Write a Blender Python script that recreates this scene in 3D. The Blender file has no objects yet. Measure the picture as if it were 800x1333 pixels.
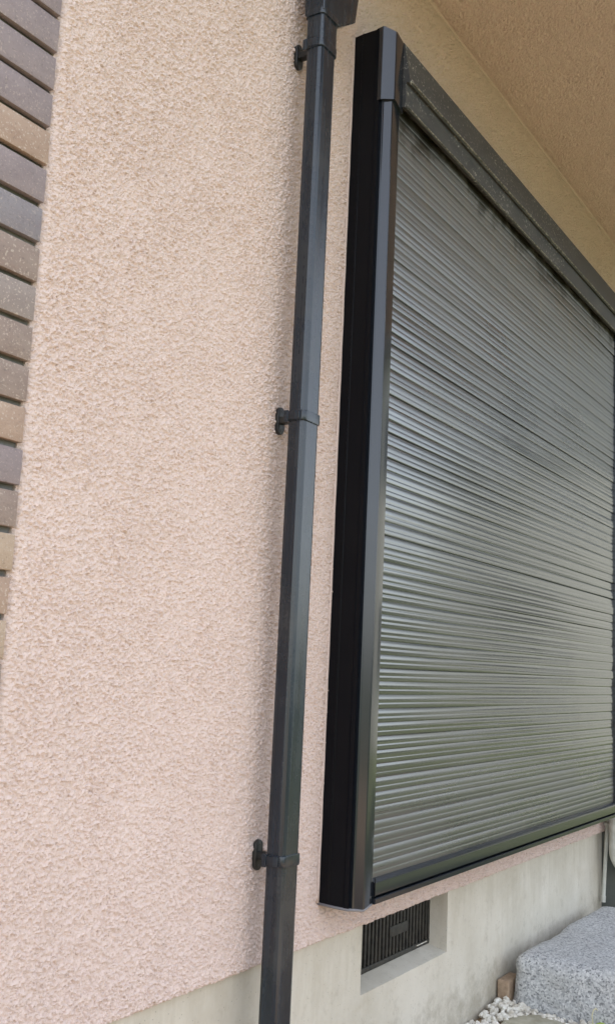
import bpy, bmesh, math, random
import numpy as np
from mathutils import Vector, Matrix

random.seed(7)
rng = np.random.default_rng(11)
sc = bpy.context.scene
C = sc.collection

# ------------------------------------------------------------------ camera
CAM_H = 1.10
WALL_D = 1.33                      # camera to wall plane (wall plane is y = 0)
yaw, pitch, roll = 1.002707973, 0.149961973, 0.046413199
fwd = Vector((math.sin(yaw)*math.cos(pitch), math.cos(yaw)*math.cos(pitch), math.sin(pitch)))
rgt = Vector((math.cos(yaw), -math.sin(yaw), 0))
upv = rgt.cross(fwd)
r2 = math.cos(roll)*rgt + math.sin(roll)*upv
u2 = -math.sin(roll)*rgt + math.cos(roll)*upv
cam_d = bpy.data.cameras.new('camera')
cam = bpy.data.objects.new('camera', cam_d)
C.objects.link(cam)
cam.matrix_world = Matrix(((r2.x, u2.x, -fwd.x, 0), (r2.y, u2.y, -fwd.y, -WALL_D),
                           (r2.z, u2.z, -fwd.z, CAM_H), (0, 0, 0, 1)))
cam_d.sensor_fit = 'VERTICAL'
cam_d.sensor_height = 36
cam_d.lens = 1316.23/1333*36
cam_d.clip_start = 0.05
cam_d.clip_end = 2000
sc.camera = cam

# ------------------------------------------------------------------ world, sun, exposure
SUN_EL, SUN_AZ = math.radians(74), math.radians(-66)    # azimuth from +Y (behind the house) towards +X
world = bpy.data.worlds.new('World')
sc.world = world
world.use_nodes = True
wn = world.node_tree
wn.nodes.clear()
sky = wn.nodes.new('ShaderNodeTexSky')
sky.sky_type = 'NISHITA'
sky.sun_disc = False
sky.sun_elevation = SUN_EL
sky.sun_rotation = SUN_AZ
sky.air_density = 1.0
sky.dust_density = 1.2
sky.ozone_density = 1.0
hs = wn.nodes.new('ShaderNodeHueSaturation')
hs.inputs['Saturation'].default_value = 0.40            # bright hazy sky
bg = wn.nodes.new('ShaderNodeBackground')
bg.inputs['Strength'].default_value = 0.15
wo = wn.nodes.new('ShaderNodeOutputWorld')
wn.links.new(sky.outputs[0], hs.inputs['Color'])
wn.links.new(hs.outputs[0], bg.inputs['Color'])
wn.links.new(bg.outputs[0], wo.inputs['Surface'])

sun_d = bpy.data.lights.new('sun', 'SUN')
sun_d.energy = 2.5
sun_d.angle = math.radians(0.53)
sun_d.color = (1.0, 0.95, 0.87)
sun = bpy.data.objects.new('sun', sun_d)
C.objects.link(sun)
sdir = Vector((math.sin(SUN_AZ)*math.cos(SUN_EL), math.cos(SUN_AZ)*math.cos(SUN_EL), math.sin(SUN_EL)))
sun.rotation_euler = sdir.to_track_quat('Z', 'Y').to_euler()
sun.location = (0, 0, 12)

sc.view_settings.view_transform = 'Standard'
sc.view_settings.look = 'None'
sc.view_settings.gamma = 1
sc.view_settings.exposure = 1.82

# ------------------------------------------------------------------ helpers
def tag(o, label=None, cat=None, group=None, kind=None):
    if label: o['label'] = label
    if cat: o['category'] = cat
    if group: o['group'] = group
    if kind: o['kind'] = kind
    return o

def empty(name, loc=(0, 0, 0)):
    o = bpy.data.objects.new(name, None)
    o.empty_display_size = 0.1
    o.location = loc
    C.objects.link(o)
    return o

def link(name, me, mat, parent=None, loc=None):
    """me is a mesh in world coordinates unless loc is given; parents are never rotated or scaled"""
    o = bpy.data.objects.new(name, me)
    if mat is not None and not me.materials:
        me.materials.append(mat)
    C.objects.link(o)
    w = Vector(loc) if loc is not None else Vector((0, 0, 0))
    if parent is not None:
        o.parent = parent
        p = parent
        while p is not None:
            w = w - p.location
            p = p.parent
    o.location = w
    return o

def from_bm(bm, name, smooth=False, auto=None):
    bmesh.ops.recalc_face_normals(bm, faces=bm.faces[:])
    me = bpy.data.meshes.new(name)
    bm.to_mesh(me)
    bm.free()
    if smooth:
        me.polygons.foreach_set('use_smooth', [True]*len(me.polygons))
    if auto:
        me.polygons.foreach_set('use_smooth', [True]*len(me.polygons))
        me.set_sharp_from_angle(angle=math.radians(auto))
    return me

def add_box(bm, x0, x1, y0, y1, z0, z1, bevel=0.0, seg=2):
    r = bmesh.ops.create_cube(bm, size=1)
    vs = r['verts']
    for v in vs:
        v.co = Vector(((x0+x1)/2 + v.co.x*(x1-x0), (y0+y1)/2 + v.co.y*(y1-y0), (z0+z1)/2 + v.co.z*(z1-z0)))
    if bevel > 0:
        es = list({e for v in vs for e in v.link_edges})
        bmesh.ops.bevel(bm, geom=es, offset=bevel, segments=seg, profile=0.5, affect='EDGES')

def box_me(name, *a, bevel=0.0, seg=2):
    bm = bmesh.new()
    add_box(bm, *a, bevel=bevel, seg=seg)
    return from_bm(bm, name, auto=40 if bevel else None)

def add_prism(bm, poly, axis, a, b, n=1):
    """poly: 2D points; axis 'x' -> poly is (y,z), 'y' -> (x,z), 'z' -> (x,y)"""
    def P(p, t):
        return {'x': (t, p[0], p[1]), 'y': (p[0], t, p[1]), 'z': (p[0], p[1], t)}[axis]
    rings = []
    for i in range(n+1):
        t = a + (b-a)*i/n
        rings.append([bm.verts.new(P(p, t)) for p in poly])
    k = len(poly)
    for i in range(n):
        for j in range(k):
            bm.faces.new((rings[i][j], rings[i][(j+1) % k], rings[i+1][(j+1) % k], rings[i+1][j]))
    bm.faces.new(rings[0][::-1])
    bm.faces.new(rings[-1])

def prism_me(name, poly, axis, a, b, n=1, auto=None, bevel=0):
    bm = bmesh.new()
    add_prism(bm, poly, axis, a, b, n)
    if bevel:
        bmesh.ops.bevel(bm, geom=bm.edges[:], offset=bevel, segments=2, profile=0.5, affect='EDGES')
    return from_bm(bm, name, auto=auto)

def rounded_rect(x0, x1, y0, y1, r, n=5):
    pts = []
    for cx, cy, a0 in ((x1-r, y1-r, 0), (x0+r, y1-r, 90), (x0+r, y0+r, 180), (x1-r, y0+r, 270)):
        for i in range(n+1):
            a = math.radians(a0 + 90*i/n)
            pts.append((cx + r*math.cos(a), cy + r*math.sin(a)))
    return pts

def tube_bm(bm, pts, rad, n=12):
    pts = [Vector(p) for p in pts]
    rings = []
    for i, p in enumerate(pts):
        d = (pts[min(i+1, len(pts)-1)] - pts[max(i-1, 0)]).normalized()
        a = d.cross(Vector((0.31, 0.9, 0.2))).normalized()
        b = d.cross(a)
        rr = rad[i] if isinstance(rad, (list, tuple)) else rad
        rings.append([bm.verts.new(p + rr*(math.cos(2*math.pi*j/n)*a + math.sin(2*math.pi*j/n)*b)) for j in range(n)])
    for i in range(len(rings)-1):
        for j in range(n):
            bm.faces.new((rings[i][j], rings[i][(j+1) % n], rings[i+1][(j+1) % n], rings[i+1][j]))
    bm.faces.new(rings[0][::-1])
    bm.faces.new(rings[-1])

TAB = rng.random((512, 512))
def vnoise(x, y, cell, seed=0):
    x = x/cell + seed*17.31
    y = y/cell + seed*9.73
    xi = np.floor(x).astype(int); yi = np.floor(y).astype(int)
    fx = x-xi; fy = y-yi
    fx = fx*fx*(3-2*fx); fy = fy*fy*(3-2*fy)
    a = TAB[xi % 512, yi % 512]; b = TAB[(xi+1) % 512, yi % 512]
    c = TAB[xi % 512, (yi+1) % 512]; d = TAB[(xi+1) % 512, (yi+1) % 512]
    return (a*(1-fx)+b*fx)*(1-fy) + (c*(1-fx)+d*fx)*fy

def sstep(e0, e1, x):
    t = np.clip((x-e0)/(e1-e0), 0, 1)
    return t*t*(3-2*t)

def splatter(u, v):
    """sprayed stucco relief in metres, roughly 0..0.0035"""
    wx = u + 0.003*(vnoise(u, v, 0.008, 5)-0.5)
    wy = v + 0.003*(vnoise(u, v, 0.008, 6)-0.5)
    n1 = vnoise(wx, wy, 0.0057, 1)
    n2 = vnoise(0.8*wx+0.6*wy, 0.8*wy-0.6*wx, 0.0040, 2)
    n3 = vnoise(0.6*wx-0.8*wy, 0.6*wy+0.8*wx, 0.0027, 3)
    big = vnoise(u, v, 0.09, 4)
    h = 0.0022*sstep(0.36, 0.68, 0.5*n1+0.5*n2) + 0.0016*sstep(0.40, 0.80, n2) + 0.0020*sstep(0.25, 0.85, n3)
    h = h + 0.0026*sstep(0.80, 0.95, vnoise(u, v, 0.0075, 9))
    return 1.02*h*(0.82+0.36*big) + 0.0012*vnoise(u, v, 0.25, 8)

def grid_arrays(P):
    """P: (n,m,3) array -> verts, quad indices"""
    n, m, _ = P.shape
    idx = np.arange(n*m).reshape(n, m)
    q = np.stack([idx[:-1, :-1], idx[1:, :-1], idx[1:, 1:], idx[:-1, 1:]], -1).reshape(-1, 4)
    return P.reshape(-1, 3), q

def mesh_quads(name, parts, smooth=True):
    V, Q, off = [], [], 0
    for v, q in parts:
        V.append(v); Q.append(q+off); off += len(v)
    V = np.concatenate(V).astype(np.float32); Q = np.concatenate(Q).astype(np.int32)
    me = bpy.data.meshes.new(name)
    me.vertices.add(len(V)); me.vertices.foreach_set('co', V.ravel())
    me.loops.add(Q.size); me.loops.foreach_set('vertex_index', Q.ravel())
    me.polygons.add(len(Q))
    me.polygons.foreach_set('loop_start', np.arange(0, Q.size, 4, dtype=np.int32))
    me.polygons.foreach_set('use_smooth', np.full(len(Q), smooth))
    me.update(calc_edges=True)
    me.validate()
    return me

# ------------------------------------------------------------------ materials
class Mat:
    def __init__(self, name):
        self.m = bpy.data.materials.new(name)
        self.m.use_nodes = True
        self.t = self.m.node_tree
        self.b = self.t.nodes['Principled BSDF']
        self.pos = None
    def n(self, kind, **kw):
        x = self.t.nodes.new(kind)
        for k, v in kw.items():
            if hasattr(x, k): setattr(x, k, v)
            else: x.inputs[k].default_value = v
        return x
    def l(self, a, b): self.t.links.new(a, b)
    def position(self, scale=(1, 1, 1), obj=False):
        if obj:
            g = self.n('ShaderNodeTexCoord').outputs['Object']
        else:
            g = self.n('ShaderNodeNewGeometry').outputs['Position']
        mp = self.n('ShaderNodeMapping')
        mp.inputs['Scale'].default_value = scale
        self.l(g, mp.inputs['Vector'])
        return mp.outputs[0]
    def noise(self, scale, detail=3, rough=0.55, stretch=(1, 1, 1), obj=False, dist=0):
        x = self.n('ShaderNodeTexNoise', Scale=scale, Detail=detail, Roughness=rough, Distortion=dist)
        self.l(self.position(stretch, obj), x.inputs['Vector'])
        return x.outputs['Fac']
    def vor(self, scale, stretch=(1, 1, 1), obj=False, out='Distance'):
        x = self.n('ShaderNodeTexVoronoi', Scale=scale)
        self.l(self.position(stretch, obj), x.inputs['Vector'])
        return x.outputs[out]
    def ramp(self, fac, stops, interp='LINEAR'):
        x = self.n('ShaderNodeValToRGB')
        x.color_ramp.interpolation = interp
        e = x.color_ramp.elements
        while len(e) < len(stops): e.new(0.5)
        for i, (p, c) in enumerate(stops):
            e[i].position = p
            e[i].color = c if len(c) == 4 else (*c, 1)
        self.l(fac, x.inputs['Fac'])
        return x.outputs['Color']
    def val(self, fac, a, b, f0=0.0, f1=1.0):
        x = self.n('ShaderNodeMapRange')
        x.inputs['From Min'].default_value = f0; x.inputs['From Max'].default_value = f1
        x.inputs['To Min'].default_value = a; x.inputs['To Max'].default_value = b
        self.l(fac, x.inputs['Value'])
        return x.outputs[0]
    def mix(self, fac, a, b, mode='MIX'):
        x = self.n('ShaderNodeMix', data_type='RGBA', blend_type=mode)
        for s, v in ((0, fac), (6, a), (7, b)):
            if isinstance(v, (int, float)): x.inputs[s].default_value = v
            elif isinstance(v, tuple): x.inputs[s].default_value = (*v, 1) if len(v) == 3 else v
            else: self.l(v, x.inputs[s])
        return x.outputs[2]
    def math(self, op, a, b=0.0):
        x = self.n('ShaderNodeMath', operation=op)
        for s, v in ((0, a), (1, b)):
            if isinstance(v, (int, float)): x.inputs[s].default_value = v
            else: self.l(v, x.inputs[s])
        return x.outputs[0]
    def set(self, **kw):
        for k, v in kw.items():
            k = k.replace('_', ' ')
            k = {'Base Color': 'Base Color', 'IOR': 'IOR'}.get(k, k)
            if isinstance(v, (int, float)): self.b.inputs[k].default_value = v
            elif isinstance(v, tuple): self.b.inputs[k].default_value = (*v, 1) if len(v) == 3 else v
            else: self.l(v, self.b.inputs[k])
        return self
    def bump(self, fac, strength, dist, prev=None):
        x = self.n('ShaderNodeBump', Strength=strength, Distance=dist)
        self.l(fac, x.inputs['Height'])
        if prev is not None: self.l(prev, x.inputs['Normal'])
        self.l(x.outputs[0], self.b.inputs['Normal'])
        return x.outputs[0]

def sep_z(M):
    s = M.n('ShaderNodeSeparateXYZ')
    M.l(M.n('ShaderNodeNewGeometry').outputs['Position'], s.inputs[0])
    return s.outputs

# pink sprayed stucco
m = Mat('stucco'); M_STUCCO = m.m
big = m.noise(2.2, 4, 0.6)
fine = m.noise(230, 2, 0.6)
col = m.ramp(big, [(0.3, (0.632, 0.513, 0.460)), (0.7, (0.658, 0.538, 0.485))])
col = m.mix(m.val(fine, 0, 0.25, 0.45, 0.8), col, (0.70, 0.59, 0.54))
speck = m.noise(190, 2, 0.5)
col = m.mix(m.val(speck, 0, 0.5, 0.61, 0.70), col, (0.31, 0.215, 0.16))
rain = m.noise(1.0, 5, 0.65, stretch=(14, 14, 0.7))
col = m.mix(m.val(rain, 0, 0.10, 0.5, 0.75), col, (0.40, 0.33, 0.29))
m.set(Base_Color=col, Roughness=0.78, Specular_IOR_Level=0.3)
n_ = m.bump(m.noise(260, 3, 0.65), 0.9, 0.0022)

# concrete footing
m = Mat('concrete'); M_CONC = m.m
big = m.noise(3.0, 6, 0.65)
streak = m.noise(1.0, 4, 0.6, stretch=(9, 9, 1.3))
col = m.ramp(big, [(0.25, (0.48, 0.44, 0.36)), (0.5, (0.57, 0.53, 0.445)), (0.75, (0.64, 0.60, 0.52))])
col = m.mix(m.val(streak, 0, 0.2, 0.5, 0.75), col, (0.36, 0.32, 0.24))
col = m.mix(m.val(m.noise(5.5, 5, 0.65, dist=0.6), 0, 0.45, 0.55, 0.72), col, (0.43, 0.375, 0.28))
zc_ = sep_z(m)
spl = m.math('ADD', m.val(zc_[2], 0.75, 0.0, 0.0, 0.20), m.val(m.noise(14, 6, 0.75), -0.75, 0.45, 0.25, 0.75))
col = m.mix(m.val(spl, 0, 0.55, 0.0, 0.6), col, (0.25, 0.215, 0.155))
runs = m.math('ADD', m.val(zc_[2], 0.0, 0.6, 0.25, 0.43), m.val(m.noise(1.0, 5, 0.7, stretch=(16, 16, 1.8)), -0.9, 0.5, 0.25, 0.75))
col = m.mix(m.val(runs, 0, 0.25, 0.0, 0.5), col, (0.33, 0.29, 0.21))
pin = m.vor(75)
col = m.mix(m.val(pin, 0.6, 0, 0.06, 0.13), col, (0.2, 0.18, 0.15))
col = m.mix(m.val(m.noise(60, 3, 0.7), 0, 0.25, 0.4, 0.8), col, (0.60, 0.58, 0.53))
m.set(Base_Color=col, Roughness=0.9, Specular_IOR_Level=0.2)
p_ = m.bump(m.noise(45, 6, 0.7), 0.35, 0.004)
m.bump(m.val(pin, 0, 1, 0.04, 0.14), 0.4, 0.002, p_)

# mortar bed behind bricks
m = Mat('mortar'); M_MORTAR = m.m
m.set(Base_Color=m.ramp(m.noise(40, 4), [(0.3, (0.16, 0.152, 0.145)), (0.7, (0.24, 0.23, 0.215))]), Roughness=0.95)
m.bump(m.noise(300, 3), 0.4, 0.002)

def brick_mat(name, c1, c2, sp):
    m = Mat(name)
    col = m.ramp(m.noise(14, 4, 0.6, stretch=(1, 1, 2)), [(0.3, c1), (0.7, c2)])
    col = m.mix(m.val(m.noise(230, 1), 0, sp, 0.60, 0.70), col, (0.52, 0.44, 0.37))
    col = m.mix(m.val(m.noise(180, 2), 0, 0.4, 0.6, 0.75), col, (0.10, 0.085, 0.08))
    m.set(Base_Color=col, Roughness=m.val(m.noise(60, 2), 0.5, 0.75), Specular_IOR_Level=0.35)
    m.bump(m.noise(160, 4, 0.7), 0.6, 0.0022)
    return m.m
BRICK = {
 'purple': brick_mat('brick_purple', (0.225, 0.185, 0.19), (0.285, 0.235, 0.235), 0.35),
 'blue':   brick_mat('brick_blue', (0.215, 0.19, 0.205), (0.255, 0.235, 0.245), 0.3),
 'brown':  brick_mat('brick_brown', (0.24, 0.18, 0.155), (0.31, 0.245, 0.21), 0.6),
 'grey':   brick_mat('brick_grey', (0.25, 0.205, 0.19), (0.32, 0.27, 0.245), 0.7),
 'tan':    brick_mat('brick_tan', (0.33, 0.23, 0.175), (0.42, 0.31, 0.24), 0.8),
 'sand':   brick_mat('brick_sand', (0.37, 0.275, 0.20), (0.45, 0.35, 0.265), 0.8),
}

def dark_metal(name, base, rough=0.32, dust=0.35, dustcol=(0.20, 0.20, 0.19), spec=0.5, metal=0.0):
    m = Mat(name)
    d = m.noise(5, 5, 0.65)
    col = m.mix(m.val(d, 0, dust, 0.45, 0.8), base, dustcol)
    m.set(Base_Color=col, Roughness=m.val(m.noise(9, 3, 0.5), rough-0.04, rough+0.06), Specular_IOR_Level=spec, Metallic=metal)
    return m.m
M_FRAME = dark_metal('black_aluminium', (0.004, 0.0048, 0.007), 0.30, 0.07, (0.025, 0.025, 0.026), 0.15)
M_RAIL = dark_metal('charcoal_aluminium', (0.014, 0.018, 0.025), 0.15, 0.10, (0.04, 0.04, 0.04), 0.7, 0.15)

# header: weathered dark metal with grey dust specks
m = Mat('weathered_header'); M_HEAD = m.m
d = m.noise(10, 6, 0.7, stretch=(1, 3, 3))
col = m.mix(m.val(d, 0, 0.8, 0.35, 0.75), (0.034, 0.036, 0.039), (0.095, 0.092, 0.087))
speck = m.noise(105, 2, 0.7)
patch = m.noise(5, 3)
sm = m.math('MULTIPLY', m.val(speck, 0, 0.8, 0.60, 0.68), m.val(patch, 0, 1, 0.42, 0.62))
col = m.mix(sm, col, (0.42, 0.40, 0.36))
m.set(Base_Color=col, Roughness=m.val(d, 0.42, 0.75), Specular_IOR_Level=0.4)
m.bump(m.noise(200, 3), 0.2, 0.001)

m = Mat('dusty_edge'); M_DUSTY = m.m
m.set(Base_Color=m.ramp(m.noise(90, 4, 0.7), [(0.4, (0.06, 0.058, 0.05)), (0.62, (0.33, 0.31, 0.27))]), Roughness=0.85)

# shutter slats
m = Mat('shutter_slat'); M_SLAT = m.m
st = m.noise(1.0, 5, 0.6, stretch=(0.8, 30, 260))
dirt = m.noise(1.0, 4, 0.6, stretch=(1.5, 2, 5))
sz = sep_z(m)
# grime that has run down from the slot under the header, and general dust
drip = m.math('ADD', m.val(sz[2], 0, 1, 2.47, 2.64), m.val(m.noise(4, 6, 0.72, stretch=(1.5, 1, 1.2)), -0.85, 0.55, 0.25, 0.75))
dust = m.math('ADD', m.val(sz[2], -0.15, 0.60, 1.5, 2.35), m.val(dirt, -0.25, 0.35, 0.3, 0.7))
dust = m.math('ADD', dust, m.val(sz[2], 0.55, 0.0, 0.58, 1.05))  # dust near the foot also paints in a duller ground reflection
col = m.mix(m.val(st, 0, 0.6, 0.3, 0.7), (0.125, 0.132, 0.137), (0.225, 0.23, 0.228))
col = m.mix(m.val(dust, 0, 0.7), col, (0.115, 0.110, 0.098))
run = m.noise(1.0, 4, 0.65, stretch=(30, 5, 4))
col = m.mix(m.math('MULTIPLY', m.val(run, 0, 0.6, 0.5, 0.7), m.val(sz[2], 0, 1, 2.1, 2.5)), col, (0.17, 0.155, 0.12))
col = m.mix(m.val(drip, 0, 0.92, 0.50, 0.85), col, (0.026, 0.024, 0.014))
m.set(Base_Color=col, Metallic=m.val(dust, 0.80, 0.2), Roughness=m.math('ADD', m.val(st, 0.09, 0.22), m.val(dust, 0, 0.34)), Specular_IOR_Level=0.5)
m.bump(m.noise(1.0, 3, 0.5, stretch=(0.6, 30, 320)), 0.10, 0.0004)

# downpipe pvc
m = Mat('downpipe_pvc'); M_PIPE = m.m
s1 = m.noise(1.0, 5, 0.6, stretch=(60, 60, 1.5))
s2 = m.noise(6, 5, 0.7)
col = m.mix(m.val(s1, 0, 0.6, 0.4, 0.7), (0.006, 0.012, 0.020), (0.024, 0.037, 0.054))
col = m.mix(m.val(s2, 0, 0.30, 0.5, 0.75), col, (0.075, 0.076, 0.072))
chip = m.noise(38, 3, 0.7, stretch=(2, 2, 0.6))
col = m.mix(m.val(chip, 0, 0.7, 0.735, 0.76), col, (0.33, 0.31, 0.26))
m.set(Base_Color=col, Roughness=m.math('ADD', m.val(s2, 0.14, 0.30), m.val(s1, -0.05, 0.14)), Specular_IOR_Level=0.6)
m.bump(m.noise(5, 3, stretch=(3, 3, 0.4)), 0.10, 0.003)

# black plastic (brackets, vent)
m = Mat('black_plastic'); M_BLACK = m.m
m.set(Base_Color=m.ramp(m.noise(50, 4), [(0.4, (0.014, 0.015, 0.016)), (0.8, (0.05, 0.048, 0.042))]), Roughness=0.45)
m.bump(m.noise(150, 3), 0.15, 0.001)
m = Mat('vent_iron'); M_VENT = m.m
m.set(Base_Color=m.ramp(m.noise(60, 4), [(0.35, (0.010, 0.010, 0.009)), (0.75, (0.045, 0.041, 0.032))]), Roughness=0.55)
m.bump(m.noise(200, 3), 0.2, 0.001)
m = Mat('screw_steel'); M_SCREW = m.m
m.set(Base_Color=(0.09, 0.09, 0.09), Metallic=0.8, Roughness=0.4)
m = Mat('caulk'); M_CAULK = m.m
m.set(Base_Color=(0.20, 0.20, 0.215), Roughness=0.6)

# granite
m = Mat('granite'); M_GRAN = m.m
g1 = m.noise(210, 2, 0.6)
g2 = m.vor(180, out='Color')
bw = m.n('ShaderNodeRGBToBW'); m.l(g2, bw.inputs[0])
col = m.ramp(bw.outputs[0], [(0.15, (0.20, 0.205, 0.21)), (0.34, (0.37, 0.38, 0.385)), (0.6, (0.48, 0.49, 0.49)), (0.85, (0.60, 0.605, 0.60))])
col = m.mix(m.val(g1, 0, 0.6, 0.58, 0.72), col, (0.10, 0.105, 0.11))
col = m.mix(m.val(m.noise(8, 4), 0, 0.25, 0.45, 0.75), col, (0.33, 0.335, 0.33))
m.set(Base_Color=col, Roughness=0.72, Specular_IOR_Level=0.35)
p_ = m.bump(m.noise(30, 5, 0.7), 0.35, 0.006)
m.bump(bw.outputs[0], 0.3, 0.0012, p_)

m = Mat('gravel_stone'); M_GRAV = m.m
oi = m.noise(40, 1)
m.set(Base_Color=m.ramp(oi, [(0.3, (0.42, 0.38, 0.31)), (0.5, (0.62, 0.59, 0.52)), (0.7, (0.74, 0.72, 0.66))]), Roughness=0.85)
m.bump(m.noise(150, 4), 0.4, 0.002)
m = Mat('clay_block'); M_CLAY = m.m
m.set(Base_Color=m.ramp(m.noise(70, 4), [(0.3, (0.27, 0.19, 0.125)), (0.7, (0.40, 0.29, 0.20))]), Roughness=0.9)
m.bump(m.noise(220, 3), 0.4, 0.002)
m = Mat('flat_stone'); M_FLAT = m.m
m.set(Base_Color=m.ramp(m.noise(30, 5), [(0.3, (0.30, 0.28, 0.20)), (0.7, (0.44, 0.42, 0.33))]), Roughness=0.9)
m.bump(m.noise(90, 5), 0.4, 0.004)
m = Mat('soil'); M_SOIL = m.m
m.set(Base_Color=m.ramp(m.noise(6, 8, 0.7), [(0.3, (0.40, 0.275, 0.165)), (0.7, (0.50, 0.355, 0.22))]), Roughness=0.95)
m.bump(m.noise(40, 6), 0.5, 0.01)
m = Mat('added_lawn_green'); M_ADDED_LAWN = m.m
m.set(Base_Color=m.ramp(m.noise(5, 8, 0.7), [(0.3, (0.060, 0.084, 0.030)), (0.7, (0.125, 0.134, 0.055))]), Roughness=0.9)
m.bump(m.noise(90, 4), 0.6, 0.02)
m = Mat('leaf_green'); M_LEAF = m.m
m.set(Base_Color=m.ramp(m.noise(9, 3), [(0.3, (0.045, 0.09, 0.02)), (0.7, (0.12, 0.17, 0.04))]), Roughness=0.6)
m = Mat('stem_brown'); M_STEM = m.m
m.set(Base_Color=m.ramp(m.noise(20, 3), [(0.3, (0.10, 0.07, 0.04)), (0.7, (0.16, 0.12, 0.08))]), Roughness=0.9)
m = Mat('dry_stem'); M_DRY = m.m
m.set(Base_Color=m.ramp(m.noise(60, 3), [(0.3, (0.50, 0.45, 0.28)), (0.7, (0.62, 0.58, 0.40))]), Roughness=0.8)
m = Mat('young_leaf'); M_YOUNG = m.m
m.set(Base_Color=m.ramp(m.noise(60, 3), [(0.3, (0.30, 0.42, 0.06)), (0.7, (0.48, 0.55, 0.12))]), Roughness=0.6)
m = Mat('white_pvc'); M_WHITE = m.m
m.set(Base_Color=m.ramp(m.noise(25, 4), [(0.3, (0.50, 0.50, 0.44)), (0.7, (0.66, 0.66, 0.60))]), Roughness=0.45)
m = Mat('grey_block_wall'); M_SIDE = m.m
m.set(Base_Color=m.ramp(m.noise(12, 5), [(0.3, (0.09, 0.10, 0.09)), (0.7, (0.14, 0.145, 0.13))]), Roughness=0.85)
m.bump(m.noise(90, 4), 0.3, 0.003)
m = Mat('roof_tile'); M_ROOF = m.m
m.set(Base_Color=m.ramp(m.noise(8, 4), [(0.3, (0.06, 0.06, 0.065)), (0.7, (0.10, 0.10, 0.105))]), Roughness=0.6)
m = Mat('cream_render'); M_CREAM = m.m
m.set(Base_Color=m.ramp(m.noise(2, 4), [(0.3, (0.50, 0.48, 0.43)), (0.7, (0.58, 0.56, 0.50))]), Roughness=0.85)
m = Mat('window_glass'); M_GLASS = m.m
m.set(Base_Color=(0.03, 0.035, 0.04), Roughness=0.08)

# ------------------------------------------------------------------ ground
GX = CAM_H                               # ground is z = 0
def sheet(name, x0, x1, y0, y1, z, mat, n=1):
    xs = np.linspace(x0, x1, n+1); ys = np.linspace(y0, y1, n+1)
    X, Y = np.meshgrid(xs, ys, indexing='ij')
    P = np.stack([X, Y, np.full_like(X, z)], -1)
    me = mesh_quads(name, [grid_arrays(P)], smooth=False)
    return link(name, me, mat)
tag(sheet('ground', -300, 300, -300, 300, -0.012, M_ADDED_LAWN, 4), kind='structure')  # grass cover is out of view, invented for the slats to reflect
tag(sheet('soil_bounce_strip', -8, 4.9, -2.7, 0.3, -0.006, M_SOIL, 4), kind='structure')  # soil strip sized and tinted for warm bounce light on the wall

# ------------------------------------------------------------------ house
ZF = 0.434           # top of footing
ZS = 3.226           # soffit
XL, XE = 1.166, 4.634 # stucco starts at the brick, house corner
house = empty('house', (3.0, 0.0, 0.0))
tag(house, 'pink stucco house with concrete footing, brick tiled corner and overhanging balcony', 'house')

def wall_patch(x0, x1, z0, z1, s, lip_bottom=False, lip_left=False, amp=1.0):
    nx = int(round((x1-x0)/s)); nz = int(round((z1-z0)/s))
    X, Z = np.meshgrid(np.linspace(x0, x1, nx+1), np.linspace(z0, z1, nz+1), indexing='ij')
    H = splatter(X, Z)*(1+(amp-1)*sstep(2.24, 2.45, X))
    H = H*(0.25+0.75*sstep(0.0, 0.03, ZS-Z))
    Y = -H
    if lip_left:                             # trowelled rounded edge against the bricks
        t = np.clip(1-(X-x0)/0.022, 0, 1)
        Y = Y*(1-0.5*t) + 0.011*t**2
        X = X + (X-x0 < 1e-6)*(0.004*(vnoise(Z, Z*0, 0.02, 3)-0.5))
    if lip_bottom:
        t = np.clip(1-(Z-z0)/0.007, 0, 1)
        Y = Y + 0.006*t**2
        Z = Z + (Z-z0 < 1e-6)*(0.004*(vnoise(X, X*0, 0.03, 5)-0.5))
        X = np.concatenate([X[:, :1], X], 1); Z = np.concatenate([Z[:, :1], Z], 1)
        Y = np.concatenate([np.full((nx+1, 1), 0.03), Y], 1)
    if lip_left:
        X = np.concatenate([X[:1], X], 0); Z = np.concatenate([Z[:1], Z], 0)
        Y = np.concatenate([np.full((1, Y.shape[1]), 0.03), Y], 0)
    return grid_arrays(np.stack([X, Y, Z], -1))

parts = [wall_patch(XL, 2.24, ZF, 2.96, 0.0020, True, True), wall_patch(XL, 2.24, 2.96, 3.30, 0.012),
         wall_patch(2.24, XE, ZF, 0.60, 0.0030, True, amp=1.4),
         wall_patch(2.24, 4.74, 2.72, ZS+0.004, 0.0034, amp=1.25), wall_patch(4.74, 7.5, 2.72, ZS+0.004, 0.02),
         wall_patch(2.24, XE, 0.60, 2.72, 0.10)]
# wing that projects past the shutter
WD = -0.11
def pier_patch(y0, y1, z0, z1, st):
    ny = int(round((y1-y0)/st)); nz = int(round((z1-z0)/st))
    Y, Z = np.meshgrid(np.linspace(y0, y1, ny+1), np.linspace(z0, z1, nz+1), indexing='ij')
    return grid_arrays(np.stack([XE-splatter(Y+4, Z), Y, Z], -1))
parts.append(pier_patch(WD, 0.004, ZF, 2.5, 0.0055))
stucco = link('stucco_wall', mesh_quads('stucco_wall', parts, smooth=False), M_STUCCO, house)

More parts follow.
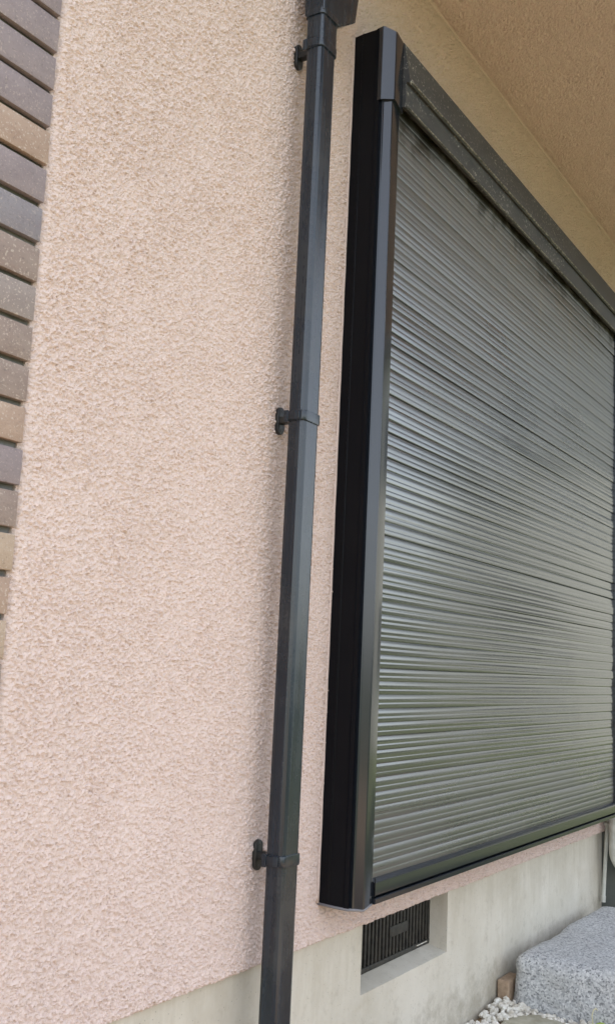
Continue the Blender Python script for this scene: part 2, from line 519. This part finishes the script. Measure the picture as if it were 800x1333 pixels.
# footing with a recessed vent opening
VX0, VX1, VZ0, VZ1, VD = 2.466, 3.007, 0.252, 0.4335, 0.064
fy = 0.012
bm = bmesh.new()
def quad(bm, pts):
    bm.faces.new([bm.verts.new(p) for p in pts])
def gridrect(bm, x0, x1, z0, z1):
    nx = max(1, int((x1-x0)/0.05)); nz = max(1, int((z1-z0)/0.05))
    vs = [[bm.verts.new((x0+(x1-x0)*i/nx, fy, z0+(z1-z0)*j/nz)) for j in range(nz+1)] for i in range(nx+1)]
    for i in range(nx):
        for j in range(nz):
            bm.faces.new((vs[i][j], vs[i+1][j], vs[i+1][j+1], vs[i][j+1]))
ft = ZF+0.004
gridrect(bm, -4, VX0, -0.1, ft); gridrect(bm, VX1, XE+0.02, -0.1, ft)
gridrect(bm, VX0, VX1, -0.1, VZ0); gridrect(bm, VX0, VX1, VZ1, ft)
yb = fy+VD
quad(bm, [(VX0, fy, VZ0), (VX1, fy, VZ0), (VX1, yb, VZ0+0.016), (VX0, yb, VZ0+0.016)])
quad(bm, [(VX0, fy, VZ1), (VX1, fy, VZ1), (VX1, yb+.1, VZ1), (VX0, yb+.1, VZ1)])
quad(bm, [(VX0, fy, VZ0), (VX0, fy, VZ1), (VX0, yb+.1, VZ1), (VX0, yb+.1, VZ0)])
quad(bm, [(VX1, fy, VZ0), (VX1, fy, VZ1), (VX1, yb+.1, VZ1), (VX1, yb+.1, VZ0)])
quad(bm, [(VX0, yb+.1, VZ0), (VX1, yb+.1, VZ0), (VX1, yb+.1, VZ1), (VX0, yb+.1, VZ1)])
quad(bm, [(VX0, yb, VZ0+.016), (VX1, yb, VZ0+.016), (VX1, yb+.1, VZ0+.016), (VX0, yb+.1, VZ0+.016)])
bmesh.ops.remove_doubles(bm, verts=bm.verts[:], dist=1e-5)
footing = link('foundation', from_bm(bm, 'foundation'), M_CONC, house)
footing['label'] = 'bare grey concrete footing with stains'

# unseen mass of the house behind, upper storey, roof, built to block the sun
link('sun_block_mass', box_me('sun_block_mass', -4, 7.5, 0.26, 6, 0.0, 6.0), M_CREAM, house)
link('pier_wall', box_me('pier_wall', XE+0.012, 7.5, WD, 0.25, ZF, 2.5), M_STUCCO, house)
wf = link('pier_foundation', box_me('pier_foundation', XE+0.010, 7.49, WD+0.01, 0.255, -0.1, ZF-0.001), M_SIDE, house)
wf['label'] = 'dark grey base of the wall pier past the shutter'
link('upper_wall', box_me('upper_wall', 1.40, 7.5, 0.02, 0.25, 3.31, 6.0), M_STUCCO, house)
bm = bmesh.new()
add_prism(bm, [(-0.55, 5.95), (6.5, 5.95), (6.5, 6.12), (3.0, 7.3), (-0.55, 6.12)], 'x', -4.5, 8.0)
link('roof', from_bm(bm, 'roof'), M_ROOF, house)

# balcony: rough soffit and parapet
BX0, BX1, BY = 1.80, 5.4, -1.28
s = 0.0036
X, Y = np.meshgrid(np.linspace(2.40, 5.0, int(2.6/s)+1), np.linspace(-0.80, 0.004, int(0.8/s)+1), indexing='ij')
P = [grid_arrays(np.stack([X, Y, ZS+0.002-1.3*splatter(X+7, Y+3)*(0.25+0.75*sstep(0.0, 0.03, -Y))], -1))]
def flat(x0, x1, y0, y1):
    X, Y = np.meshgrid(np.linspace(x0, x1, 12), np.linspace(y0, y1, 12), indexing='ij')
    return grid_arrays(np.stack([X, Y, np.full_like(X, ZS-0.0015)], -1))
P += [flat(BX0, 2.40, BY, 0.004), flat(5.0, BX1, BY, 0.004), flat(2.40, 5.0, BY, -0.80)]
link('soffit', mesh_quads('soffit', P, smooth=False), M_STUCCO, house)
bm = bmesh.new()
add_box(bm, BX0, BX1, BY, BY+0.12, ZS-0.20, 4.35)  # lip dropped below the soffit, added to block low sky light
add_box(bm, BX0, BX0+0.12, BY+0.121, 0.0, ZS-0.02, 4.35)
add_box(bm, BX1-0.12, BX1, BY+0.121, 0.0, ZS-0.20, 4.35)
add_box(bm, BX0+0.121, BX1-0.121, BY+0.121, 0.0, ZS+0.01, ZS+0.14)
link('balcony', from_bm(bm, 'balcony'), M_STUCCO, house)

link('corner_bead', prism_me('corner_bead', [(0.002, ZS+0.002), (-0.0065, ZS-0.0005), (-0.0045, ZS-0.0045), (0.002, ZS-0.006)], 'x', BX0+0.13, 7.4), M_STUCCO, house)

# brick tiles on the corner
bed = link('brick_panel', box_me('brick_panel', -4.0, XL+0.006, 0.0135, 0.25, ZF-0.0, 6.0), M_MORTAR, house)
bed['label'] = 'brick tiled part of the wall in mixed brown and purple'
PITCH, TH = 0.0726, 0.0615
def brick_mesh(w):
    bm = bmesh.new()
    add_box(bm, -w/2, w/2, 0, 0.0135, 0, TH, bevel=0.0022, seg=2)
    return from_bm(bm, 'brick', auto=40)
full_meshes = {k: brick_mesh(0.227) for k in BRICK}
half_meshes = {k: brick_mesh(0.150) for k in BRICK}
for k in BRICK:
    full_meshes[k].materials.append(BRICK[k]); half_meshes[k].materials.append(BRICK[k])
ZJ = 2.2505                              # a joint read from the photograph (bottom of its brick)
seq = ['purple', 'purple', 'purple', 'purple', 'tan', 'purple', 'blue', 'brown', 'grey', 'brown', 'brown',
       'tan', 'purple', 'brown', 'sand', 'tan', 'sand', 'brown', 'grey']
row = -12
while True:
    z = ZJ - row*PITCH + 0.0105
    if z < ZF: break
    x = XL
    first = True
    while x > 0.25:
        half = first and (row % 2)
        w = 0.150 if half else 0.227
        kind = seq[row] if (first and 0 <= row < len(seq)) else random.choice(list(BRICK))
        me = (half_meshes if half else full_meshes)[kind]
        o = link('brick', me, None, bed, (x-w/2+random.uniform(-.0015, .0015), -0.0035+random.uniform(-.0012, .0012), z-0.0105+random.uniform(-.001, .001)))
        o.rotation_euler = (random.uniform(-.006, .006), random.uniform(-.004, .004), random.uniform(-.006, .006))
        x -= w + 0.0105
        first = False
    row += 1

# ------------------------------------------------------------------ window shutter
SX0, SX1 = 2.293, 4.425                  # visible slat field
ZB, ZT = 0.530, 2.826                    # rail foot, header top
shutter = empty('window_shutter', (2.25, 0.0, ZB))
tag(shutter, 'closed grey roller shutter in a black metal frame on the stucco wall', 'shutter')

# left rail: deep side cover + guide rail
for side in (0, 1):
    def fx(x): return x if side == 0 else (2.207+4.511-x)
    prof = [(2.207, 0.01), (2.207, -0.030), (2.2055, -0.031), (2.2055, -0.034), (2.207, -0.035), (2.207, -0.074),
            (2.2045, -0.076), (2.2045, -0.0895), (2.214, -0.0895), (2.214, -0.0), (2.28, 0.0), (2.28, 0.01)]
    prof = [(fx(x), y) for x, y in prof]
    bm = bmesh.new(); add_prism(bm, prof, 'z', ZB-0.001, ZT-0.001)
    if side == 0:
        for v in bm.verts:               # top of the cover falls towards the wall
            if v.co.z > 2: v.co.z += 0.0 - 0.004*(v.co.y/-0.09 < 0.2)
    sc_ = link('side_cover', from_bm(bm, 'side_cover'), M_FRAME, shutter)
    prof = [(2.2165, -0.06), (2.2115, -0.092), (2.2095, -0.0975), (2.2115, -0.0995), (2.2135, -0.1005), (2.222, -0.1195), (2.2245, -0.121), (2.228, -0.121),
            (2.2885, -0.1075), (2.2905, -0.105), (2.2905, -0.094), (2.2865, -0.094), (2.2865, -0.06)]
    prof = [(fx(x), y) for x, y in prof]
    if side == 0:
        link('seam', box_me('seam', 2.2028, 2.2046, -0.0772, -0.0758, ZB, ZT-0.004), M_FRAME, sc_)
    gr = link('guide_rail', prism_me('guide_rail', prof, 'z', ZB, 2.64, auto=25), M_RAIL, shutter)
    if side == 0:
        # caulk bead where the frame foot meets the wall
        bm = bmesh.new()
        tube_bm(bm, [(2.2055, 0.0, ZB-0.0015), (2.2055, -0.05, ZB-0.0035), (2.206, -0.088, ZB-0.0035), (2.212, -0.099, ZB-0.003), (2.226, -0.119, ZB-0.003), (2.287, -0.107, ZB-0.001)], 0.0032, 8)
        link('caulk_bead', from_bm(bm, 'caulk_bead', smooth=True), M_CAULK, shutter)
        bm = bmesh.new()
        pts = []
        for i in range(60):
            z = ZB + (ZT-ZB)*i/59
            pts.append((2.2035+0.0006*math.sin(i*1.7), -0.0035, z))
        tube_bm(bm, pts, 0.0046, 6)
        link('caulk_bead', from_bm(bm, 'caulk_bead', smooth=True), M_STUCCO, shutter)
        prof = [(2.206, -0.075), (2.2025, -0.0955), (2.204, -0.1005), (2.2195, -0.1265), (2.2225, -0.1285), (2.2265, -0.1285),
                (2.2955, -0.1145), (2.2955, -0.075)]
        bm = bmesh.new(); add_prism(bm, prof, 'z', 2.612, ZT)
        for v in bm.verts:
            if v.co.z > 2.7:
                v.co.z -= max(0, (-0.098-v.co.y))*0.55
        link('end_cap', from_bm(bm, 'end_cap', auto=25), M_RAIL, shutter)
    else:
        prof = [(fx(x), y) for x, y in ((2.206, -0.075), (2.2045, -0.12), (2.2925, -0.120), (2.2925, -0.075))]
        link('end_cap', prism_me('end_cap', prof, 'z', 2.612, ZT-0.004), M_RAIL, shutter)

# header box
hp = [(0.01, ZT), (-0.1155, ZT-0.006), (-0.1185, ZT-0.010), (-0.1370, 2.7075), (-0.1385, 2.7000), (-0.1355, 2.6960), (-0.1265, 2.6985),
      (-0.1275, 2.6320), (-0.1305, 2.6275), (-0.1275, 2.6240), (-0.1130, 2.6290), (-0.1130, 2.6700), (0.01, 2.6700)]
HX0 = 2.288
head = link('header_box', prism_me('header_box', [p for p in hp], 'x', HX0, 4.43, n=1, auto=25), M_HEAD, shutter)
bm = bmesh.new()
pts = [(2.30+i*0.03, -0.1395+random.uniform(-.0006, .0006), 2.7005+random.uniform(-.0006, .0006)) for i in range(71)]
tube_bm(bm, pts, 0.0022, 6)
link('drip_edge', from_bm(bm, 'drip_edge', smooth=True), M_DUSTY, head)
bm = bmesh.new()
pts = [(2.30+i*0.03, -0.1308+random.uniform(-.0006, .0006), 2.6272+random.uniform(-.0006, .0006)) for i in range(71)]
tube_bm(bm, pts, 0.0016, 6)
link('drip_edge', from_bm(bm, 'drip_edge', smooth=True), M_DUSTY, head)

# slats
NS, SP = 61, 0.03428
zb0 = CAM_H-0.5132
prof = [(0.0005, 0.0020), (0.0, 0.0006), (0.0002, -0.0003), (0.0010, -0.0007), (0.0035, -0.0009), (0.0070, -0.0012), (0.0105, -0.00135), (0.0128, -0.0012),
        (0.0144, -0.0008), (0.0162, -0.0009), (0.0200, -0.0013), (0.0240, -0.0013), (0.0280, -0.0010), (0.0310, -0.0005), (0.0330, 0.0000), (SP+0.0008, 0.0006)]
slat_meshes = []
for k in range(14):
    NXS = 48
    xs = np.linspace(SX0-0.012, SX1+0.012, NXS+1)
    P = np.zeros((NXS+1, len(prof), 3))
    for j, (dz, dy) in enumerate(prof):
        if dy < 0: dy *= 1.3
        P[:, j, 0] = xs
        P[:, j, 1] = -0.0985 + dy + 0.0007*np.sin(xs*1.9+k*1.3) + 0.00025*np.sin(xs*7.3+k*2.1+j*0.05) + (dz-SP/2)*(0.035*np.sin(xs*(0.9+0.13*k)+k*2.7) + 0.012*np.sin(xs*5.1+k*1.9))
        P[:, j, 2] = dz + 0.0004*np.sin(xs*2.7+k)
    me = mesh_quads('slat', [grid_arrays(P)], smooth=True)
    me.set_sharp_from_angle(angle=math.radians(40))
    me.materials.append(M_SLAT)
    slat_meshes.append(me)
for i in range(NS):
    o = link('slat', slat_meshes[random.randrange(14)], None, shutter, (0, 0, zb0 + i*SP))
    tilt = 0.6*(tilt if i else 0.0) + random.gauss(0, 0.019)
    o.location.y += random.gauss(0, 0.0004) + 0.0985*0
    # tilt each loose slat a hair about its own long axis
    o.rotation_euler = (tilt, 0, 0)
    c, s_ = math.cos(tilt), math.sin(tilt)
    yc, zc = -0.0985, SP/2
    o.location.y += yc - (c*yc - s_*zc)
    o.location.z += zc - (s_*yc + c*zc)
    o.rotation_euler.z = random.gauss(0, 0.00015)

# dark backing inside the slot, bottom bar and sill
link('backing', box_me('backing', SX0-0.01, SX1+0.01, -0.075, -0.070, 0.55, 2.665), M_FRAME, shutter)
zt = zb0
bar = [(-0.080, zt), (-0.0985, zt), (-0.1020, zt-0.0015), (-0.1115, zt-0.0085), (-0.1120, zt-0.011), (-0.1120, zt-0.0385), (-0.1100, zt-0.0400), (-0.080, zt-0.0400)]
link('bottom_bar', prism_me('bottom_bar', bar, 'x', SX0+0.0, SX1-0.001, auto=25), M_RAIL, shutter)
sill = [(0.008, zt-0.0450), (-0.1125, zt-0.0450), (-0.1155, zt-0.0465), (-0.1155, zt-0.0570), (-0.1130, zt-0.0585), (0.008, zt-0.0585)]
link('sill', prism_me('sill', sill, 'x', SX0-0.001, SX1+0.001, auto=25), M_RAIL, shutter)
bm = bmesh.new()
add_prism(bm, [(-0.1115, zt+0.004), (-0.1135, zt+0.002), (-0.1135, zt-0.040), (-0.1115, zt-0.040)], 'x', SX0-0.0015, SX0+0.0015)
link('stop_clip', from_bm(bm, 'stop_clip'), M_FRAME, shutter)

# ------------------------------------------------------------------ downpipe
PX, PW = 1.930, 0.068
PY0, PY1 = -0.0985, -0.0510
pipe = empty('downpipe', (PX, (PY0+PY1)/2, 0.0))
tag(pipe, 'dark square rain downpipe clipped to the pink stucco wall', 'downpipe')
x0, x1 = PX-PW/2, PX+PW/2
poly = rounded_rect(x0, x1, PY0, PY1, 0.0115, 2)
def wobble(bm):
    for v in bm.verts:
        v.co.x += 0.0012*math.sin(v.co.z*1.3+0.4); v.co.y += 0.0010*math.sin(v.co.z*1.9)
bm = bmesh.new(); add_prism(bm, poly, 'z', -0.05, 2.60, 24); wobble(bm)
link('pipe', from_bm(bm, 'pipe', auto=15), M_PIPE, pipe)
def ring(g, z0, z1, r=0.009, bev=0.0012):
    bm = bmesh.new()
    add_prism(bm, rounded_rect(x0-g, x1+g, PY0-g, PY1+g, r+g, 5), 'z', z0, z1)
    if bev:
        es = [e for e in bm.edges if abs(e.verts[0].co.z-e.verts[1].co.z) < 1e-6]
        bmesh.ops.bevel(bm, geom=es, offset=bev, segments=2, profile=0.5, affect='EDGES')
    wobble(bm)
    return bm
sk = link('socket', from_bm(ring(0.0018, 2.598, 2.690), 'socket', auto=35), M_PIPE, pipe)
bm = bmesh.new()
add_box(bm, x0-0.0034, x0-0.001, PY0+0.014, PY1-0.012, 2.618, 2.660, bevel=0.001)
link('raised_panel', from_bm(bm, 'raised_panel', auto=40), M_PIPE, sk)
# funnel box that widens under the balcony drain
e0 = x0-0.0035
bm = bmesh.new()
add_prism(bm, [(e0, 2.683), (x1+0.003, 2.680), (2.044, 2.7365), (2.057, 2.83), (2.066, 2.96), (e0, 2.96)], 'y', PY1+0.006, PY0-0.0045)
bmesh.ops.bevel(bm, geom=bm.edges[:], offset=0.004, segments=3, profile=0.5, affect='EDGES')
link('funnel_box', from_bm(bm, 'funnel_box', auto=35), M_PIPE, pipe)
link('funnel_collar', from_bm(ring(0.0050, 2.676, 2.692), 'funnel_collar', auto=35), M_PIPE, pipe)
link('drain_stub', prism_me('drain_stub', rounded_rect(1.965, 2.045, PY0+0.004, PY1-0.004, 0.008), 'z', 2.955, ZS-0.001, auto=35), M_PIPE, pipe)

for zb in (2.604, 1.668, 0.678):
    cl = link('clamp_band', from_bm(ring(0.0032, zb-0.0125, zb+0.0115, 0.009, 0.0018), 'clamp_band', auto=35), M_PIPE, pipe)
    bm = bmesh.new()
    add_box(bm, x0-0.0056, x0-0.0025, PY0+0.010, PY1-0.008, zb-0.0105, zb+0.0095, bevel=0.0012)
    add_box(bm, x0-0.0062, x0-0.0030, PY1-0.0075, PY1+0.0045, zb-0.015, zb+0.013, bevel=0.0012)
    link('buckle', from_bm(bm, 'buckle', auto=40), M_PIPE, cl)
    bm = bmesh.new()
    # oval wall plate and arm
    pl = []
    for i in range(24):
        a = 2*math.pi*i/24
        cx_, sx_ = math.cos(a), math.sin(a)
        pl.append((PX+0.0015+0.0145*cx_, zb+0.0+0.0175*(1 if sx_ > 0 else -1)+0.0155*sx_))
    add_prism(bm, pl, 'y', -0.0030, -0.0125)
    es = [e for e in bm.edges if abs(e.verts[0].co.y-e.verts[1].co.y) < 1e-6]
    bmesh.ops.bevel(bm, geom=es, offset=0.0018, segments=2, profile=0.5, affect='EDGES')
    add_box(bm, PX-0.009, PX+0.011, PY1+0.002, -0.011, zb-0.0085, zb+0.0085, bevel=0.002)
    br = link('bracket', from_bm(bm, 'bracket', auto=40), M_BLACK, pipe)
    for dz in (-0.0235, 0.0235):
        bm = bmesh.new()
        bmesh.ops.create_uvsphere(bm, u_segments=12, v_segments=6, radius=0.0034, matrix=Matrix.Translation((PX+0.0015, -0.0125, zb+dz)) @ Matrix.Diagonal((1, 0.45, 1, 1)))
        link('screw', from_bm(bm, 'screw', smooth=True), M_SCREW, br)

# ------------------------------------------------------------------ vent grille in the footing
vent = empty('vent_grille', ((VX0+VX1)/2, yb, VZ0))
tag(vent, 'black slotted vent grille recessed in the concrete footing', 'vent')
gz0, gz1 = VZ0+0.0165, VZ1-0.002
bm = bmesh.new()
y0, y1 = yb-0.006, yb+0.004
add_box(bm, VX0+.001, VX1-.001, y0, y1, gz0, gz0+0.014, bevel=0.0015)
add_box(bm, VX0+.001, VX1-.001, y0, y1, gz1-0.010, gz1, bevel=0.0015)
add_box(bm, VX0+.001, VX0+0.012, y0+.0005, y1-.0005, gz0+.0141, gz1-.0101, bevel=0.001)
add_box(bm, VX1-0.012, VX1-.001, y0+.0005, y1-.0005, gz0+.0141, gz1-.0101, bevel=0.001)
link('frame', from_bm(bm, 'frame', auto=40), M_VENT, vent)
NB = 24
bm = bmesh.new(); add_box(bm, -0.0048, 0.0048, -0.005, 0.007, gz0+0.0142, gz1-0.0102, bevel=0.0014)
bar_me = from_bm(bm, 'bar', auto=40)
for i in range(NB):
    xx = VX0+0.012 + (VX1-VX0-0.024)*(i+0.5)/NB
    link('bar', bar_me, M_VENT, vent, (xx, yb, 0))
link('name_plate', box_me('name_plate', 2.735, 2.845, yb-0.0085, yb-0.0045, 0.335, 0.364, bevel=0.0012), M_VENT, vent)
link('chipped_edge', box_me('chipped_edge', 2.915, 2.985, yb-0.0075, yb-0.0058, gz0+0.008, gz0+0.0105), M_GRAV, vent)

# ------------------------------------------------------------------ granite step, loose brick, slab, gravel, weed
def rough_block(name, x0, x1, y0, y1, z0, z1, bevel, amp, cuts):
    bm = bmesh.new()
    add_box(bm, x0, x1, y0, y1, z0, z1)
    bmesh.ops.bevel(bm, geom=bm.edges[:], offset=bevel, segments=4, profile=0.5, affect='EDGES')
    bmesh.ops.subdivide_edges(bm, edges=[e for e in bm.edges if e.calc_length() > 0.05], cuts=cuts, use_grid_fill=True)
    for v in bm.verts:
        p = np.array(v.co)
        n = v.co - Vector(((x0+x1)/2, (y0+y1)/2, (z0+z1)/2)); n.normalize()
        d = float(vnoise(np.array(p[0]*1.0+p[2]), np.array(p[1]+0.6*p[2]), 0.11, 2)) - 0.5
        d2 = float(vnoise(np.array(p[0]+p[2]*1.3), np.array(p[1]-p[2]), 0.03, 3)) - 0.5
        v.co += n*(amp*d + 0.35*amp*d2)
    return from_bm(bm, name, auto=50)
step = link('stone_step', rough_block('stone_step', 3.425, 4.42, -0.58, -0.040, -0.05, 0.174, 0.045, 0.020, 18), M_GRAN)
tag(step, 'large grey speckled granite block used as a step beside the footing', 'stone step')

block = link('clay_brick', rough_block('clay_brick', 3.412, 3.520, -0.0345, 0.006, -0.02, 0.085, 0.004, 0.003, 4), M_CLAY)
tag(block, 'small brown brick wedged between the granite block and footing', 'brick')

bm = bmesh.new()
ang = [i*2*math.pi/22 for i in range(22)]
ol = [(3.262+(0.118+0.010*math.sin(3*a+1))*math.cos(a), -0.180+(0.100+0.008*math.sin(4*a))*math.sin(a)) for a in ang]
add_prism(bm, ol, 'z', -0.04, 0.014)
bmesh.ops.bevel(bm, geom=[e for e in bm.edges if abs(e.verts[0].co.z-e.verts[1].co.z) < 1e-6], offset=0.009, segments=3, profile=0.5, affect='EDGES')
slab = link('stepping_stone', from_bm(bm, 'stepping_stone', auto=60), M_FLAT)
tag(slab, 'flat olive brown stepping stone lying among the white gravel', 'stepping stone')

# gravel: many angular pebbles in one mesh
base = bmesh.new(); bmesh.ops.create_icosphere(base, subdivisions=1, radius=1)
bv = np.array([v.co[:] for v in base.verts]); bf = np.array([[v.index for v in f.verts] for f in base.faces]); base.free()
V, F = [], []
npeb = 3800
for i in range(npeb):
    x = rng.uniform(2.2, 5.3); y = -abs(rng.normal(0, 0.35)) + 0.0
    if i < 420: x, y = rng.uniform(3.08, 3.47), rng.uniform(-0.34, 0.0)
    if y < -1.0: continue
    if 3.43 < x < 4.44 and -0.59 < y < -0.03: continue
    r = rng.uniform(0.0075, 0.0135)
    ex, ey = (x-3.262)/0.118, (y+0.180)/0.100
    e = ex*ex+ey*ey
    if e < 0.72: continue
    heap = 0.020*math.exp(-((x-3.36)/0.10)**2 - ((y+0.03)/0.07)**2)
    s = r*rng.uniform(0.65, 1.2, 3)
    v = bv*(1+rng.uniform(-.22, .22, (len(bv), 1)))*s
    a, b = rng.uniform(0, 6.28, 2)
    ca, sa, cb, sb = math.cos(a), math.sin(a), math.cos(b), math.sin(b)
    R = np.array([[ca, -sa, 0], [sa, ca, 0], [0, 0, 1]]) @ np.array([[1, 0, 0], [0, cb, -sb], [0, sb, cb]])
    v = v @ R.T + np.array([x, min(y, -0.001-r*0.7+0.012), -0.006 + r*0.6 + heap + rng.uniform(0, 0.010)*(i < 420)])
    F.append(bf + len(bv)*len(V)); V.append(v)
me = bpy.data.meshes.new('gravel')
me.from_pydata(np.concatenate(V).tolist(), [], np.concatenate(F).tolist())
grav = link('gravel', me, M_GRAV)
tag(grav, 'loose white angular gravel along the foot of the wall', 'gravel', kind='stuff')

weed = empty('weed', (3.405, -0.318, 0.0))
tag(weed, 'small dry weed with one yellow green leaf by the granite block', 'plant')
bm = bmesh.new()
pts = [(3.405, -0.318, 0.0), (3.404, -0.319, 0.02), (3.403, -0.317, 0.04), (3.405, -0.321, 0.056), (3.408, -0.328, 0.062), (3.411, -0.333, 0.056)]
tube_bm(bm, pts, [0.0022, 0.002, 0.0018, 0.0018, 0.003, 0.0012], 8)
link('stem', from_bm(bm, 'stem', smooth=True), M_DRY, weed)
bm = bmesh.new()
for (ox, oy, dx, dy, L) in ((3.405, -0.320, 0.2, -1.0, 0.045), (3.405, -0.318, -0.7, -0.7, 0.030)):
    d = Vector((dx, dy, 0)).normalized(); sd = Vector((-d.y, d.x, 0))
    prev = None
    for i in range(7):
        t = i/6
        c = Vector((ox, oy, 0.004)) + d*L*t + Vector((0, 0, 0.035*t*(1.2-t)))
        w = L*0.22*math.sin(math.pi*min(1, t*0.95+0.05))
        a = bm.verts.new(c + sd*w + Vector((0, 0, 0.004))); b = bm.verts.new(c); e = bm.verts.new(c - sd*w + Vector((0, 0, 0.004)))
        if prev:
            bm.faces.new((prev[0], prev[1], b, a)); bm.faces.new((prev[1], prev[2], e, b))
        prev = (a, b, e)
link('leaf', from_bm(bm, 'leaf', smooth=True), M_YOUNG, weed)

# ------------------------------------------------------------------ pipes on the wing
cond = empty('drain_conduit', (4.60, -0.02, 0.14))
tag(cond, 'thin white plastic conduit hanging beside the grey duct', 'pipe')
bm = bmesh.new(); tube_bm(bm, [(4.600, -0.0080, 0.145), (4.600, -0.0140, 0.27), (4.601, -0.0235, 0.45), (4.601, -0.0245, 0.90)], 0.0082, 14)
link('tube', from_bm(bm, 'tube', auto=50), M_WHITE, cond)
bm = bmesh.new(); tube_bm(bm, [(4.600, -0.0078, 0.142), (4.600, -0.0090, 0.168)], 0.0102, 14)
link('end_fitting', from_bm(bm, 'end_fitting', auto=50), M_WHITE, cond)
bm = bmesh.new(); add_box(bm, 4.585, 4.611, -0.037, -0.012, 0.466, 0.478, bevel=0.002)
link('saddle_clip', from_bm(bm, 'saddle_clip', auto=40), M_WHITE, cond)
duct = empty('pipe_cover', (4.57, -0.08, 0.28))
tag(duct, 'grey rounded pipe duct bending on the dark base behind the conduit', 'duct')
bm = bmesh.new()
pts = []
for i in range(9):
    a = math.radians(90*i/8)
    pts.append((4.575, -0.155+0.080*math.cos(a), 0.37-0.080*math.sin(a)))
tube_bm(bm, [(4.575, -0.075, 0.90), (4.575, -0.075, 0.47)] + pts + [(4.575, -0.34, 0.29)], 0.035, 20)
link('duct', from_bm(bm, 'duct', auto=50), M_WHITE, duct)
bm = bmesh.new(); tube_bm(bm, [(4.575, -0.075, 0.455), (4.575, -0.075, 0.48)], 0.0375, 20)
link('joint_ring', from_bm(bm, 'joint_ring', auto=50), M_WHITE, duct)

# ------------------------------------------------------------------ unseen garden, invented only for reflections in the slats
added_hedge = empty('added_hedge', (9.0, -8.5, 0))  # out of view, added for green reflections in the slats
tag(added_hedge, 'long clipped green hedging across the lawn opposite the house', 'added_hedge')
N = 16000
cx_ = rng.uniform(2, 22, N); cy_ = -8.5 + rng.normal(0, 0.28, N); cz_ = rng.uniform(0.05, 1.35, N)+0.12*np.sin(cx_*2.1)
d1 = rng.normal(size=(N, 3)); d1 /= np.linalg.norm(d1, axis=1)[:, None]
d2 = np.cross(d1, rng.normal(size=(N, 3))); d2 /= np.linalg.norm(d2, axis=1)[:, None]
c = np.stack([cx_, cy_, cz_], 1)
L = rng.uniform(0.05, 0.09, (N, 1))
quads = np.stack([c-d1*L, c-d2*L*.5, c+d1*L, c+d2*L*.5], 1).reshape(-1, 3)
link('foliage', mesh_quads('foliage', [(quads, np.arange(4*N).reshape(-1, 4))], smooth=False), M_LEAF, added_hedge)
bm = bmesh.new()
for i in range(24):
    x = 2.4+i*0.83
    tube_bm(bm, [(x, -8.5, 0), (x+.03, -8.48, 0.5), (x-.02, -8.5, 1.0)], [0.03, 0.025, 0.012], 7)
link('stems', from_bm(bm, 'stems', smooth=True), M_STEM, added_hedge)

nb = empty('added_neighbour_house', (17, -1.5, 0))  # unseen building, added so the slats reflect pale render
tag(nb, 'unseen cream rendered house with dark tiled roof, invented for slat reflections', 'house')
link('wall', box_me('wall', 13.5, 22, -5.4, 3.0, 0, 5.6), M_CREAM, nb)
bm = bmesh.new(); add_prism(bm, [(-5.9, 5.5), (3.5, 5.5), (3.5, 5.65), (-1.2, 7.6), (-5.9, 5.65)], 'x', 13.0, 22.5)
link('roof', from_bm(bm, 'roof'), M_ROOF, nb)
for yv in (-4.6, -1.9, 0.8):
    for zz_ in (0.9, 3.6):
        w = link('window', box_me('window', 13.43, 13.495, yv, yv+1.3, zz_, zz_+1.15), M_WHITE, nb)
        link('pane', box_me('pane', 13.415, 13.428, yv+.07, yv+1.23, zz_+.07, zz_+1.08), M_GLASS, w)
